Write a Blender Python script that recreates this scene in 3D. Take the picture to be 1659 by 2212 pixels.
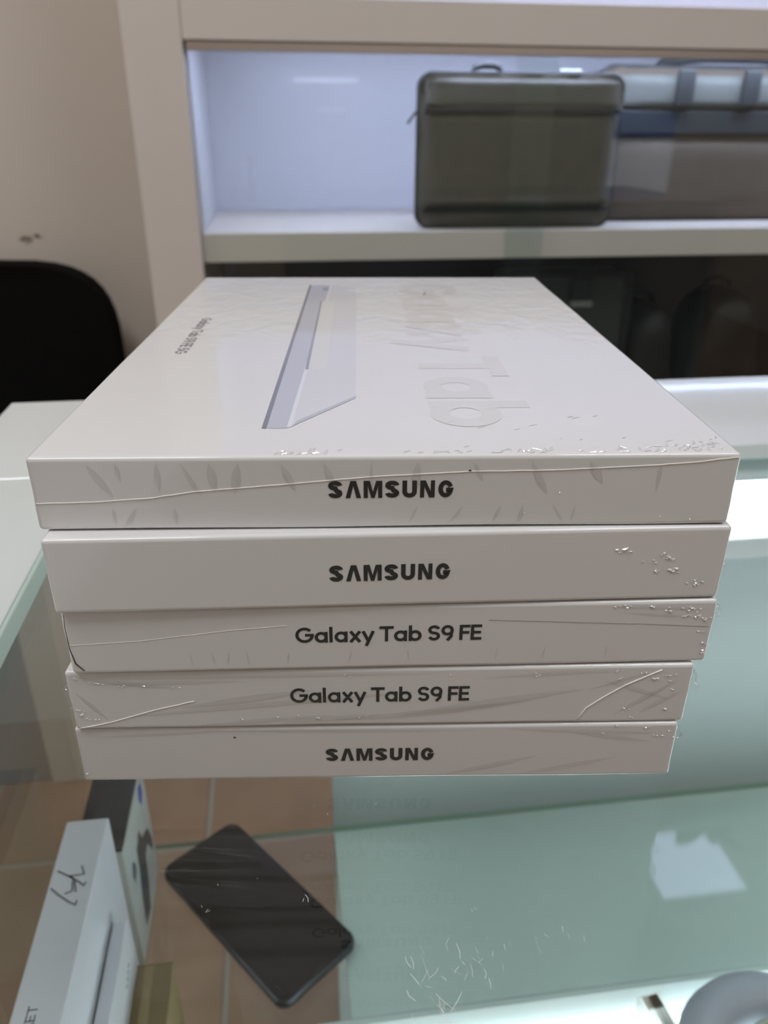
import bpy, bmesh, math, random
from mathutils import Vector, Matrix, noise

for o in list(bpy.data.objects):
    bpy.data.objects.remove(o)
SC = bpy.context.scene
COL = SC.collection
PI = math.pi

# ------------------------------------------------------------------ camera
PITCH, ROLL, YAW, CAM_H = .4566, .0051, .1353, .1852
fw = Vector((math.sin(YAW) * math.cos(PITCH), math.cos(YAW) * math.cos(PITCH), -math.sin(PITCH)))
rt = Vector((math.cos(YAW), -math.sin(YAW), 0))
up = rt.cross(fw)
r2 = rt * math.cos(ROLL) + up * math.sin(ROLL)
u2 = -rt * math.sin(ROLL) + up * math.cos(ROLL)
cd = bpy.data.cameras.new('camera')
cd.sensor_fit = 'HORIZONTAL'
cd.sensor_width = 36
cd.lens = 36 * 1695.2 / 1659
cd.clip_start = .01
cd.dof.use_dof = True
cd.dof.focus_distance = .225
cd.dof.aperture_fstop = cd.lens / 1.8
cam = bpy.data.objects.new('camera', cd)
M = Matrix((r2, u2, -fw)).transposed().to_4x4()
M.translation = (0, 0, CAM_H)
cam.matrix_world = M
COL.objects.link(cam)
SC.camera = cam

# ------------------------------------------------------------------ world, exposure
w = bpy.data.worlds.new('world')
SC.world = w
w.use_nodes = True
w.node_tree.nodes['Background'].inputs[0].default_value = (.9, .93, 1, 1)
w.node_tree.nodes['Background'].inputs[1].default_value = .05
vs = SC.view_settings
vs.view_transform = 'Standard'
vs.look = 'None'
vs.exposure = 0.0
vs.gamma = 1.0
vs.use_curve_mapping = False
cy = SC.cycles
cy.use_light_tree = False
cy.max_bounces = 6
cy.diffuse_bounces = 3
cy.glossy_bounces = 4
cy.transmission_bounces = 4
cy.transparent_max_bounces = 14
cy.caustics_reflective = False
cy.caustics_refractive = False
cy.sample_clamp_indirect = 6
E_CEIL = 11.0          # radiance of the ceiling panels
E_CAB = 27.0           # cabinet strips
E_CASE = 8.6          # showcase tubes
CEIL_PANELS = [(-.65, -.15, .6, .6), (.75, -.35, .6, .6), (-1.2, .75, .5, .5), (1.6, -1.2, .5, .5), (1.10, 1.495, .25, .26)]  # the panel near the left wall is added to brighten the back wall

# ------------------------------------------------------------------ helpers
def lin(c):
    return tuple(((x / 255) / 12.92 if x / 255 <= .04045 else ((x / 255 + .055) / 1.055) ** 2.4) for x in c) + (1,)

MATS = {}
def mat(name, rgb, rough=.5, metal=0, coat=0, coat_rough=.08, spec=.5, var=0, vscale=20, bump=0, bscale=200, emit=None, estr=0):
    if name in MATS:
        return MATS[name]
    m = bpy.data.materials.new(name)
    m.use_nodes = True
    nt = m.node_tree
    p = nt.nodes['Principled BSDF']
    p.inputs['Base Color'].default_value = lin(rgb)
    p.inputs['Roughness'].default_value = rough
    p.inputs['Metallic'].default_value = metal
    p.inputs['Specular IOR Level'].default_value = spec
    p.inputs['Coat Weight'].default_value = coat
    p.inputs['Coat Roughness'].default_value = coat_rough
    if emit:
        p.inputs['Emission Color'].default_value = lin(emit)
        p.inputs['Emission Strength'].default_value = estr
    if var or bump:
        tc = nt.nodes.new('ShaderNodeTexCoord')
    if var:
        n = nt.nodes.new('ShaderNodeTexNoise')
        n.inputs['Scale'].default_value = vscale
        n.inputs['Detail'].default_value = 5
        nt.links.new(tc.outputs['Object'], n.inputs['Vector'])
        mr = nt.nodes.new('ShaderNodeMapRange')
        mr.inputs['To Min'].default_value = 1 - var
        mr.inputs['To Max'].default_value = 1 + var
        nt.links.new(n.outputs['Fac'], mr.inputs['Value'])
        mx = nt.nodes.new('ShaderNodeVectorMath')
        mx.operation = 'SCALE'
        mx.inputs[0].default_value = lin(rgb)[:3]
        nt.links.new(mr.outputs[0], mx.inputs['Scale'])
        nt.links.new(mx.outputs[0], p.inputs['Base Color'])
    if bump:
        n = nt.nodes.new('ShaderNodeTexNoise')
        n.inputs['Scale'].default_value = bscale
        nt.links.new(tc.outputs['Object'], n.inputs['Vector'])
        b = nt.nodes.new('ShaderNodeBump')
        b.inputs['Strength'].default_value = bump
        b.inputs['Distance'].default_value = .001
        nt.links.new(n.outputs['Fac'], b.inputs['Height'])
        nt.links.new(b.outputs[0], p.inputs['Normal'])
    MATS[name] = m
    return m

def glass_mat(name, tint, rough=0, ior=1.5, extra=0, bump=0):
    m = bpy.data.materials.new(name)
    m.use_nodes = True
    nt = m.node_tree
    nt.nodes.remove(nt.nodes['Principled BSDF'])
    out = nt.nodes['Material Output']
    tr = nt.nodes.new('ShaderNodeBsdfTransparent')
    tr.inputs[0].default_value = (*tint, 1)
    gl = nt.nodes.new('ShaderNodeBsdfGlossy')
    gl.inputs['Roughness'].default_value = rough
    fr = nt.nodes.new('ShaderNodeFresnel')
    fr.inputs[0].default_value = ior
    # the pane does not bend the ray, so its inner face keeps the same air-to-glass reflectance
    geo = nt.nodes.new('ShaderNodeNewGeometry')
    mi = nt.nodes.new('ShaderNodeMapRange')
    mi.inputs['To Min'].default_value = ior
    mi.inputs['To Max'].default_value = 1 / ior
    nt.links.new(geo.outputs['Backfacing'], mi.inputs['Value'])
    nt.links.new(mi.outputs[0], fr.inputs[0])
    mx = nt.nodes.new('ShaderNodeMixShader')
    src = fr.outputs[0]
    if extra:
        ad = nt.nodes.new('ShaderNodeMath')
        ad.operation = 'ADD'
        ad.use_clamp = True
        ad.inputs[1].default_value = extra
        nt.links.new(src, ad.inputs[0])
        src = ad.outputs[0]
    if bump:
        tc = nt.nodes.new('ShaderNodeTexCoord')
        n = nt.nodes.new('ShaderNodeTexNoise')
        n.inputs['Scale'].default_value = 400
        b = nt.nodes.new('ShaderNodeBump')
        b.inputs['Strength'].default_value = bump
        b.inputs['Distance'].default_value = .001
        nt.links.new(tc.outputs['Object'], n.inputs['Vector'])
        nt.links.new(n.outputs['Fac'], b.inputs['Height'])
        nt.links.new(b.outputs[0], gl.inputs['Normal'])
    nt.links.new(src, mx.inputs[0])
    nt.links.new(tr.outputs[0], mx.inputs[1])
    nt.links.new(gl.outputs[0], mx.inputs[2])
    nt.links.new(mx.outputs[0], out.inputs[0])
    MATS[name] = m
    return m

def emit_mat(name, rgb, s):
    m = bpy.data.materials.new(name)
    m.use_nodes = True
    nt = m.node_tree
    nt.nodes.remove(nt.nodes['Principled BSDF'])
    e = nt.nodes.new('ShaderNodeEmission')
    e.inputs[0].default_value = lin(rgb)
    e.inputs[1].default_value = s
    nt.links.new(e.outputs[0], nt.nodes['Material Output'].inputs[0])
    MATS[name] = m
    return m

def link(name, bm, material, parent=None, smooth=False, auto=None):
    me = bpy.data.meshes.new(name)
    bm.normal_update()
    bm.to_mesh(me)
    bm.free()
    for mm in (material if isinstance(material, (list, tuple)) else [material]):
        me.materials.append(mm)
    if smooth:
        for p in me.polygons:
            p.use_smooth = True
    if auto is not None:
        me.set_sharp_from_angle(angle=auto)
    o = bpy.data.objects.new(name, me)
    COL.objects.link(o)
    if parent:
        o.parent = parent
    return o

def thing(name, label, cat, loc=(0, 0, 0), rz=0, group=None):
    o = bpy.data.objects.new(name, None)
    o.empty_display_size = .02
    COL.objects.link(o)
    o.location = loc
    o.rotation_euler = (0, 0, rz)
    return tag(o, label, cat, group)

def tag(o, label=None, cat=None, group=None, kind=None):
    if label: o['label'] = label
    if cat: o['category'] = cat
    if group: o['group'] = group
    if kind: o['kind'] = kind
    return o

def add_box(bm, x0, x1, y0, y1, z0, z1, bev=0, seg=2):
    r = bmesh.ops.create_cube(bm, size=1)
    vs_ = r['verts']
    for v in vs_:
        v.co = ((x0 + x1) / 2 + v.co.x * (x1 - x0), (y0 + y1) / 2 + v.co.y * (y1 - y0), (z0 + z1) / 2 + v.co.z * (z1 - z0))
    if bev:
        es = list({e for v in vs_ for e in v.link_edges})
        bmesh.ops.bevel(bm, geom=es, offset=bev, segments=seg, profile=.5, affect='EDGES')
    return bm

def box(*a, **k):
    return add_box(bmesh.new(), *a, **k)

def add_prism(bm, pts, d0, d1, f):
    """polygon pts (a,b) swept from d0 to d1 ; f(a,b,d)->xyz"""
    A = [bm.verts.new(f(a, b, d0)) for a, b in pts]
    B = [bm.verts.new(f(a, b, d1)) for a, b in pts]
    n = len(pts)
    bm.faces.new(A[::-1])
    bm.faces.new(B)
    for i in range(n):
        bm.faces.new((A[i], A[(i + 1) % n], B[(i + 1) % n], B[i]))
    bmesh.ops.recalc_face_normals(bm, faces=bm.faces[:])
    return bm

def add_tube(bm, pts, r, n=8, caps=True):
    pts = [Vector(p) for p in pts]
    rings = []
    prev = None
    for i, p in enumerate(pts):
        t = (pts[min(i + 1, len(pts) - 1)] - pts[max(i - 1, 0)]).normalized()
        a = Vector((0, 0, 1)) if abs(t.z) < .9 else Vector((1, 0, 0))
        if prev is not None:
            a = prev
        s = t.cross(a).normalized()
        b = s.cross(t).normalized()
        prev = b
        rr = r[i] if isinstance(r, (list, tuple)) else r
        rings.append([bm.verts.new(p + (s * math.cos(2 * PI * k / n) + b * math.sin(2 * PI * k / n)) * rr) for k in range(n)])
    for A, B in zip(rings, rings[1:]):
        for k in range(n):
            bm.faces.new((A[k], A[(k + 1) % n], B[(k + 1) % n], B[k]))
    if caps:
        bm.faces.new(rings[0][::-1])
        bm.faces.new(rings[-1])
    return bm

def add_lathe(bm, prof, n=32, c=(0, 0, 0)):
    """profile (r,z) revolved about z"""
    rings = []
    for r, z in prof:
        if r < 1e-6:
            rings.append([bm.verts.new((c[0], c[1], c[2] + z))])
        else:
            rings.append([bm.verts.new((c[0] + r * math.cos(2 * PI * k / n), c[1] + r * math.sin(2 * PI * k / n), c[2] + z)) for k in range(n)])
    for A, B in zip(rings, rings[1:]):
        for k in range(n):
            a0, a1 = A[k % len(A)], A[(k + 1) % len(A)]
            b0, b1 = B[k % len(B)], B[(k + 1) % len(B)]
            f = [a0, a1, b1, b0]
            f = [v for i, v in enumerate(f) if v not in f[:i]]
            if len(f) > 2:
                try: bm.faces.new(f)
                except ValueError: pass
    bmesh.ops.recalc_face_normals(bm, faces=bm.faces[:])
    return bm

def axis_coords(L, r, n):
    a = [0, r * .13, r * .45, r, r * 1.2]
    m = [r + (L - 2 * r) * i / n for i in range(1, n) if r * 1.3 < r + (L - 2 * r) * i / n < L - r * 1.3]
    return a + m + [L - x for x in a[::-1]]

def rounded_box(w, l, h, r, nx=14, ny=14, nz=3, disp=None):
    """box centred in x, y from 0..l, z from 0..h with rolled edges"""
    bm = bmesh.new()
    X, Y, Z = axis_coords(w, r, nx), axis_coords(l, r, ny), axis_coords(h, r, nz)
    cache = {}
    def vert(i, j, k):
        key = (i, j, k)
        if key not in cache:
            p = Vector((X[i], Y[j], Z[k]))
            q = Vector((min(max(p.x, r), w - r), min(max(p.y, r), l - r), min(max(p.z, r), h - r)))
            d = p - q
            if d.length > 1e-9:
                p = q + d.normalized() * r
            p.x -= w / 2
            if disp:
                p = disp(p)
            cache[key] = bm.verts.new(p)
        return cache[key]
    I, J, K = len(X) - 1, len(Y) - 1, len(Z) - 1
    for i in range(I):
        for j in range(J):
            bm.faces.new([vert(i, j, K), vert(i + 1, j, K), vert(i + 1, j + 1, K), vert(i, j + 1, K)])
            bm.faces.new([vert(i, j, 0), vert(i, j + 1, 0), vert(i + 1, j + 1, 0), vert(i + 1, j, 0)])
    for i in range(I):
        for k in range(K):
            bm.faces.new([vert(i, 0, k), vert(i + 1, 0, k), vert(i + 1, 0, k + 1), vert(i, 0, k + 1)])
            bm.faces.new([vert(i, J, k), vert(i, J, k + 1), vert(i + 1, J, k + 1), vert(i + 1, J, k)])
    for j in range(J):
        for k in range(K):
            bm.faces.new([vert(0, j, k), vert(0, j, k + 1), vert(0, j + 1, k + 1), vert(0, j + 1, k)])
            bm.faces.new([vert(I, j, k), vert(I, j + 1, k), vert(I, j + 1, k + 1), vert(I, j, k + 1)])
    bmesh.ops.recalc_face_normals(bm, faces=bm.faces[:])
    return bm

# ------------------------------------------------------------------ lettering (stroke built)
def arc(cx, cy, rx, ry, a0, a1, n=14):
    return [(cx + rx * math.cos(math.radians(a0 + (a1 - a0) * i / n)), cy + ry * math.sin(math.radians(a0 + (a1 - a0) * i / n))) for i in range(n + 1)]

def glyphs_light(t):
    circ = lambda cx, cy, r: ('s', arc(cx, cy, r, r, 0, 360, 28))
    h = t / 2
    c = 1 - h
    return {
        'G': (1.04, [('s', arc(.5, .5, .5 - h, .5 - h, 42, 360, 26) + [(.52, .5)])]),
        'a': (.80, [circ(.355, .35, .355 - h), ('s', [(.71 - h, 0), (.71 - h, .7)])]),
        'l': (.28, [('s', [(h, 0), (h, 1.02)])]),
        'x': (.68, [('s', [(.07, 0), (.58, .7)]), ('s', [(.07, .7), (.58, 0)])]),
        'y': (.70, [('s', [(.07, .7), (.355, .06)]), ('s', [(.63, .7), (.24, -.27)])]),
        'T': (.80, [('s', [(0, c), (.78, c)]), ('s', [(.39, 0), (.39, c)])]),
        'b': (.80, [circ(.355, .35, .355 - h), ('s', [(h, 0), (h, 1.02)])]),
        'S': (.72, [('s', arc(.33, .75 - h / 2, .33 - h, .25 - h / 2, 15, 270, 18) + arc(.33, .25 + h / 2, .33 - h, .25 - h / 2, 90, -165, 18)[1:])]),
        '9': (.74, [circ(.34, .66, .34 - h), ('s', [(.68 - h, .66), (.65 - h, .48), (.54, .25), (.34, 0)])]),
        'F': (.62, [('s', [(h, 0), (h, 1)]), ('s', [(0, c), (.58, c)]), ('s', [(0, .5), (.54, .5)])]),
        'E': (.66, [('s', [(h, 0), (h, 1)]), ('s', [(0, c), (.6, c)]), ('s', [(0, .5), (.56, .5)]), ('s', [(0, h), (.6, h)])]),
        '5': (.72, [('s', [(.12, c), (.6, c)]), ('s', [(.15, c), (.11, .5)] + arc(.32, .34, .33 - h, .34 - h, 125, -160, 18))]),
        'K': (.72, [('s', [(h, 0), (h, 1)]), ('s', [(h, .38), (.62, 1)]), ('s', [(.25, .6), (.65, 0)])]),
        ' ': (.26, []),
    }

def glyphs_heavy():
    t = .25
    h = t / 2
    return {
        'S': (.93, [('s', arc(.38, .745 - .02, .38 - h, .255 - h + .02, 0, 270, 16) + arc(.38, .255 + .02, .38 - h, .255 - h + .02, 90, -180, 16)[1:])]),
        'A': (.98, [('p', [(0, 0), (.25, 0), (.42, .72), (.59, 0), (.84, 0), (.57, 1), (.27, 1)])]),
        'M': (1.16, [('p', [(0, 0), (0, 1), (.33, 1), (.50, .34), (.67, 1), (1.0, 1), (1.0, 0), (.78, 0), (.78, .70), (.59, 0), (.41, 0), (.22, .70), (.22, 0)])]),
        'U': (.96, [('s', [(h, 1), (h, .4)] + arc(.39, .36, .39 - h, .36 - h, 180, 360, 14) + [(.78 - h, .4), (.78 - h, 1)])]),
        'N': (.98, [('p', [(0, 0), (0, 1), (.29, 1), (.57, .36), (.57, 1), (.79, 1), (.79, 0), (.50, 0), (.22, .64), (.22, 0)])]),
        'G': (.80, [('s', arc(.40, .5, .40 - h, .5 - h, 20, 360, 22)[:-1] + [(.80 - h, .44), (.42, .44)])]),
    }

def stroke_quads(bm, pts, t, f):
    n = len(pts)
    closed = n > 3 and math.hypot(pts[0][0] - pts[-1][0], pts[0][1] - pts[-1][1]) < 1e-6
    if closed:
        pts = pts[:-1]
        n -= 1
    L, R = [], []
    for i in range(n):
        if closed:
            a, b, c = pts[i - 1], pts[i], pts[(i + 1) % n]
        else:
            a, b, c = pts[max(i - 1, 0)], pts[i], pts[min(i + 1, n - 1)]
        d1 = Vector((b[0] - a[0], b[1] - a[1]))
        d2 = Vector((c[0] - b[0], c[1] - b[1]))
        if d1.length < 1e-9: d1 = d2
        if d2.length < 1e-9: d2 = d1
        d1.normalize(); d2.normalize()
        n1 = Vector((-d1.y, d1.x)); n2 = Vector((-d2.y, d2.x))
        m = n1 + n2
        if m.length < 1e-6: m = n1
        m.normalize()
        k = min(1 / max(m.dot(n1), .35), 2.2)
        o = m * (t / 2 * k)
        L.append(bm.verts.new(f(b[0] + o.x, b[1] + o.y)))
        R.append(bm.verts.new(f(b[0] - o.x, b[1] - o.y)))
    m = n if closed else n - 1
    for i in range(m):
        j = (i + 1) % n
        bm.faces.new((L[i], R[i], R[j], L[j]))

def lettering(bm, text, glyphs, t, org, du, dv, width, cap):
    """flat print: text from org along du (unit), cap height along dv"""
    nat = sum(glyphs[c][0] for c in text[:-1])
    lastp = [p for pr in glyphs[text[-1]][1] for p in pr[1]]
    nat += max(p[0] for p in lastp) + (t / 2 if glyphs[text[-1]][1][0][0] == 's' else 0)
    sx = width / nat
    org, du, dv = Vector(org), Vector(du), Vector(dv)
    x = 0
    nrm = du.cross(dv)
    lift = 0
    for c in text:
        adv, prims = glyphs[c]
        for k, pts in prims:
            lift = (lift + 1) % 4
            f = lambda a, b: org + du * ((x + a) * sx) + dv * (b * cap) + nrm * (lift * 1.2e-5)
            if k == 's':
                stroke_quads(bm, pts, t, f)
            else:
                bm.faces.new([bm.verts.new(f(a, b)) for a, b in pts])
        x += adv
    bm.normal_update()
    for fc in bm.faces:
        if fc.normal.dot(nrm) < 0:
            fc.normal_flip()
    return bm

LIGHT = glyphs_light(.175)
HEAVY = glyphs_heavy()

# ------------------------------------------------------------------ materials
m_wall = mat('wall_paint', (226, 215, 203), .75, var=.04, vscale=3, bump=.15, bscale=120)
m_ceil = mat('ceiling_paint', (226, 222, 214), .8)
m_frame = mat('cabinet_laminate', (226, 217, 209), .38, var=.02, vscale=8)
m_shelf = mat('cabinet_shelf_laminate', (238, 228, 219), .4)
m_inner = mat('cabinet_inner_white', (232, 232, 238), .35)
m_dark = mat('cabinet_lower_brown', (62, 54, 52), .4, var=.15, vscale=6)
m_alu = mat('satin_aluminium', (206, 196, 188), .32, metal=1)
m_chrome = mat('bright_steel', (210, 208, 204), .16, metal=1)
m_tile = mat('tile_glaze', (158, 128, 102), .34, spec=.35, var=.28, vscale=9)
m_grout = mat('grout', (168, 160, 146), .8)
m_white = mat('white_lacquer', (226, 230, 228), .14, coat=.6, coat_rough=.05)
m_board = mat('white_board', (214, 222, 218), .4, var=.02, vscale=12)
m_edge = mat('green_glass_edge', (150, 182, 160), .2)
m_glass = glass_mat('clear_glass', (.955, .982, .975))
m_glass_door = glass_mat('door_glass', (.955, .98, .97))
m_black = mat('black_fabric', (20, 19, 19), .9, spec=.1, var=.2, vscale=200)
m_blackpl = mat('black_plastic', (26, 26, 27), .45)
m_grey = mat('grey_panel', (132, 136, 138), .5, var=.05, vscale=6)
m_ink = mat('dark_ink', (34, 44, 46), .45, coat=1, coat_rough=.06)
m_ink_black = mat('black_ink', (28, 32, 34), .45, coat=1, coat_rough=.06)
m_ink_grey = mat('grey_ink', (128, 124, 130), .5, coat=1, coat_rough=.06)
m_pale = mat('pale_ink', (225, 221, 219), .5, spec=.3, coat=1, coat_rough=.06)
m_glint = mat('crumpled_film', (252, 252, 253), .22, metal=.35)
m_seam = mat('film_seam', (250, 244, 238), .3, spec=.6)
m_film = glass_mat('loose_film', (.96, .97, .97), rough=.12, extra=.10, bump=.6)
m_fold = glass_mat('film_fold_clear', (.995, .995, .995), rough=.12, extra=.015)
m_led_cab = emit_mat('cabinet_led', (200, 214, 255), E_CAB)
m_led_case = emit_mat('showcase_led', (236, 248, 255), E_CASE)
m_ceil_led = emit_mat('ceiling_led', (248, 250, 253), E_CEIL)
m_ceil_led_cool = emit_mat('ceiling_led_cool', (206, 216, 255), E_CEIL * .30)

def paper_mat(name, wr_scale=(120, 260, 300), strength=.25, ragged=False, rgb=(231, 229, 228)):
    """white card under tight clear film: the film is the clear coat with its wrinkles"""
    m = bpy.data.materials.new(name)
    m.use_nodes = True
    nt = m.node_tree
    p = nt.nodes['Principled BSDF']
    p.inputs['Base Color'].default_value = lin(rgb)
    p.inputs['Roughness'].default_value = .55
    p.inputs['Specular IOR Level'].default_value = .3
    p.inputs['Coat Weight'].default_value = 1
    p.inputs['Coat Roughness'].default_value = .06
    p.inputs['Coat IOR'].default_value = 1.5
    tc = nt.nodes.new('ShaderNodeTexCoord')
    mp = nt.nodes.new('ShaderNodeMapping')
    mp.inputs['Scale'].default_value = wr_scale
    n = nt.nodes.new('ShaderNodeTexNoise')
    n.inputs['Scale'].default_value = 1
    n.inputs['Detail'].default_value = 3
    n.inputs['Distortion'].default_value = 1.2
    nt.links.new(tc.outputs['Object'], mp.inputs[0])
    nt.links.new(mp.outputs[0], n.inputs['Vector'])
    b = nt.nodes.new('ShaderNodeBump')
    b.inputs['Strength'].default_value = strength
    b.inputs['Distance'].default_value = .0006
    nt.links.new(n.outputs['Fac'], b.inputs['Height'])
    if ragged:
        # film lies flat on the near part of the lid and lifts off in fingers further back
        sp = nt.nodes.new('ShaderNodeSeparateXYZ')
        nt.links.new(tc.outputs['Object'], sp.inputs[0])
        n2 = nt.nodes.new('ShaderNodeTexNoise')
        n2.inputs['Scale'].default_value = 1
        n2.inputs['Detail'].default_value = 2
        mp2 = nt.nodes.new('ShaderNodeMapping')
        mp2.inputs['Scale'].default_value = (110, 12, 10)
        nt.links.new(tc.outputs['Object'], mp2.inputs[0])
        nt.links.new(mp2.outputs[0], n2.inputs['Vector'])
        ma = nt.nodes.new('ShaderNodeMath')
        ma.operation = 'MULTIPLY_ADD'
        ma.inputs[1].default_value = .09
        nt.links.new(n2.outputs['Fac'], ma.inputs[0])
        nt.links.new(sp.outputs['Y'], ma.inputs[2])
        mr = nt.nodes.new('ShaderNodeMapRange')
        mr.inputs['From Min'].default_value = .165
        mr.inputs['From Max'].default_value = .172
        mr.inputs['To Min'].default_value = .06
        mr.inputs['To Max'].default_value = strength
        nt.links.new(ma.outputs[0], mr.inputs['Value'])
        nt.links.new(mr.outputs[0], b.inputs['Strength'])
    nt.links.new(b.outputs[0], p.inputs['Coat Normal'])
    MATS[name] = m
    return m

m_box_a = paper_mat('white_card_top', (80, 60, 160), .65, ragged=True)
m_box_b = paper_mat('white_card_tight', (25, 40, 60), .10)
m_box_c = paper_mat('white_card_loose', (60, 90, 190), .22)
m_box_d = paper_mat('white_card_crinkled', (110, 120, 260), .75)
m_box_e = paper_mat('white_card_low', (45, 60, 120), .25)

# ================================================================== the room
ZF, ZC = -.95, 1.75
RX0, RX1, RY0, RY1 = -2.2, 3.0, -2.4, 1.80
fl = tag(link('floor', box(RX0, RX1, RY0, RY1, ZF - .05, ZF - .004), m_grout), kind='structure')
fl['label'] = 'glossy brown tiled shop floor with pale grout'
tile_me = None
T = .40
r0 = math.floor((RY0 - 1.012) / T)
k = r0
while True:
    y0 = 1.012 + k * T
    if y0 >= RY1:
        break
    xo = -.172 if k % 2 == 0 else -.128
    i = math.floor((RX0 - xo) / T)
    while xo + i * T < RX1:
        x0, x1 = max(xo + i * T, RX0), min(xo + (i + 1) * T, RX1)
        ya, yb = max(y0, RY0), min(y0 + T, RY1)
        g = .004
        if x1 - x0 > .03 and yb - ya > .03:
            full = abs(x1 - x0 - T) < 1e-4 and abs(yb - ya - T) < 1e-4
            if full and tile_me:
                o = bpy.data.objects.new('tile', tile_me)
                COL.objects.link(o)
                o.parent = fl
            else:
                hx, hy = (x1 - x0) / 2 - g, (yb - ya) / 2 - g
                o = link('tile', box(-hx, hx, -hy, hy, -.008, 0, bev=.002, seg=1), m_tile, fl)
                if full:
                    tile_me = o.data
            o.location = ((x0 + x1) / 2, (ya + yb) / 2, ZF)
        i += 1
    k += 1
WT = .1
def struct(name, bm, m, label):
    return tag(link(name, bm, m), label, kind='structure')
struct('wall_back', box(RX0 - WT, RX1 + WT, RY1, RY1 + WT, ZF - .05, ZC), m_wall, 'beige painted wall behind the chair and the cabinet')
struct('wall_left', box(RX0 - WT, RX0, RY0, RY1, ZF - .05, ZC), m_wall, 'beige painted side wall')
struct('wall_right', box(RX1, RX1 + WT, RY0, RY1, ZF - .05, ZC), m_wall, 'beige painted side wall opposite')
struct('wall_front', box(RX0 - WT, RX1 + WT, RY0 - WT, RY0, ZF - .05, ZC), m_wall, 'beige painted wall behind the viewer')
struct('ceiling', box(RX0 - WT, RX1 + WT, RY0 - WT, RY1 + WT, ZC, ZC + .1), m_ceil, 'off-white ceiling')

# dark scuffs where the chair has rubbed the wall
bm = bmesh.new()
random.seed(3)
for k in range(12):
    cx, cz = random.gauss(-.50, .018), random.gauss(-.028, .004)
    s = random.uniform(.002, .007)
    pts = [(cx + s * random.uniform(.6, 1.6) * math.cos(a * PI / 3), cz + s * random.uniform(.3, .9) * math.sin(a * PI / 3)) for a in range(6)]
    bm.faces.new([bm.verts.new((a, RY1 - .0006, b)) for a, b in pts])
sc_ = link('scuff_mark', bm, mat('wall_scuff', (172, 158, 148), .8), bpy.data.objects['wall_back'])
sc_['label'] = 'dark rub marks on the wall above the chair'
sc_['kind'] = 'stuff'

for n, (x, y, sx, sy) in enumerate(CEIL_PANELS):
    cool = n == 4
    t = thing('ceiling_light', ['square ceiling light panel over the left aisle', 'square ceiling light panel over the right aisle', 'unseen ceiling light panel added near the left wall to brighten the back wall', 'ceiling light panel near the right wall', 'small cool ceiling light panel above the cabinet'][n], 'ceiling light', (x, y, ZC), group='ceiling lights')
    bm = bmesh.new()
    for a in ((-sx / 2 - .02, sx / 2 + .02, -sy / 2 - .02, -sy / 2), (-sx / 2 - .02, sx / 2 + .02, sy / 2, sy / 2 + .02), (-sx / 2 - .02, -sx / 2, -sy / 2, sy / 2), (sx / 2, sx / 2 + .02, -sy / 2, sy / 2)):
        add_box(bm, *a, -.02, -.0005)
    link('frame', bm, m_white, t)
    link('diffuser', box(-sx / 2, sx / 2, -sy / 2, sy / 2, -.015, -.001), m_ceil_led_cool if cool else m_ceil_led, t)

# window on the wall behind the viewer (mirrored in the cabinet doors)
wn = tag(link('window_1', box(2.06, 2.54, RY0 + .001, RY0 + .02, -.26, .31), m_white), 'small window with a blue blind on the front wall', kind='structure')
link('pane', box(2.1, 2.5, RY0 + .021, RY0 + .026, -.22, .12), emit_mat('window_daylight', (196, 200, 214), 1.6), wn)
link('blind', box(2.1, 2.5, RY0 + .021, RY0 + .03, .125, .27), mat('blue_blind', (70, 96, 160), .6, emit=(60, 86, 150), estr=.9), wn)
for (x0, x1, z, e, lb) in ((.15, .54, .42, 3.2, 'long'), (.28, .46, .27, 1.6, 'short')):  # added tubes stand in for lit shelves mirrored as streaks in the doors
    t = thing('shelf_glow_tube', lb + ' glowing tube added behind the viewer in place of a lit shelf', 'lamp', (x0, RY0, z), group='added shelf glow tubes')
    link('mount', box(0, x1 - x0, .001, .02, -.02, .02), m_white, t)
    bm = add_tube(bmesh.new(), [(.01, .034, 0), (x1 - x0 - .01, .034, 0)], .013, 10)
    link('tube', bm, emit_mat('tube_glow_' + lb, (236, 240, 255), e), t, smooth=True)

# ================================================================== display cabinet
CY0, CY1 = 1.35, 1.79
cab = thing('display_cabinet', 'beige display cabinet with lit upper shelf behind sliding glass doors', 'cabinet', (0, 0, 0))
link('side_post', box(-.2, -.115, CY0, CY1, ZF + .001, 1.42, bev=.002), m_frame, cab)
link('side_post', box(1.42, 1.50, CY0, CY1, ZF + .001, 1.42, bev=.002), m_frame, cab)
link('header', box(-.1145, 1.4195, CY0 + .0005, CY0 + .03, .297, .353, bev=.0015), m_frame, cab)
link('upper_shelf', box(-.1145, 1.4195, CY0 + .0305, CY1 - .02, .314, .353), m_shelf, cab)
link('shelf', box(-.1145, 1.4195, CY0 + .022, CY1 - .02, -.0185, .0275, bev=.0015), m_shelf, cab)
link('bottom_shelf', box(-.1145, 1.4195, CY0 + .022, CY1 - .02, -.46, -.43), m_dark, cab)
link('plinth', box(-.1145, 1.4195, CY0 + .03, CY1 - .02, ZF + .002, -.4605), m_frame, cab)
link('back_panel', box(-.1145, 1.4195, CY1 - .0195, CY1 - .001, .0005, 1.41), m_inner, cab)
link('lower_back_panel', box(-.1145, 1.4195, CY1 - .0195, CY1 - .001, -.46, -.0005), m_dark, cab)
link('inner_lining', box(-.1145, -.1105, CY0 + .022, CY1 - .02, .028, .3135), m_inner, cab)
link('inner_lining', box(-.1145, -.1105, CY0 + .031, CY1 - .02, .3535, .789), m_inner, cab)
link('header', box(-.1145, 1.4195, CY0 + .0005, CY0 + .03, .72, .80, bev=.0015), m_frame, cab)
link('upper_shelf', box(-.1145, 1.4195, CY0 + .0305, CY1 - .02, .79, .80), m_shelf, cab)
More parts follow.
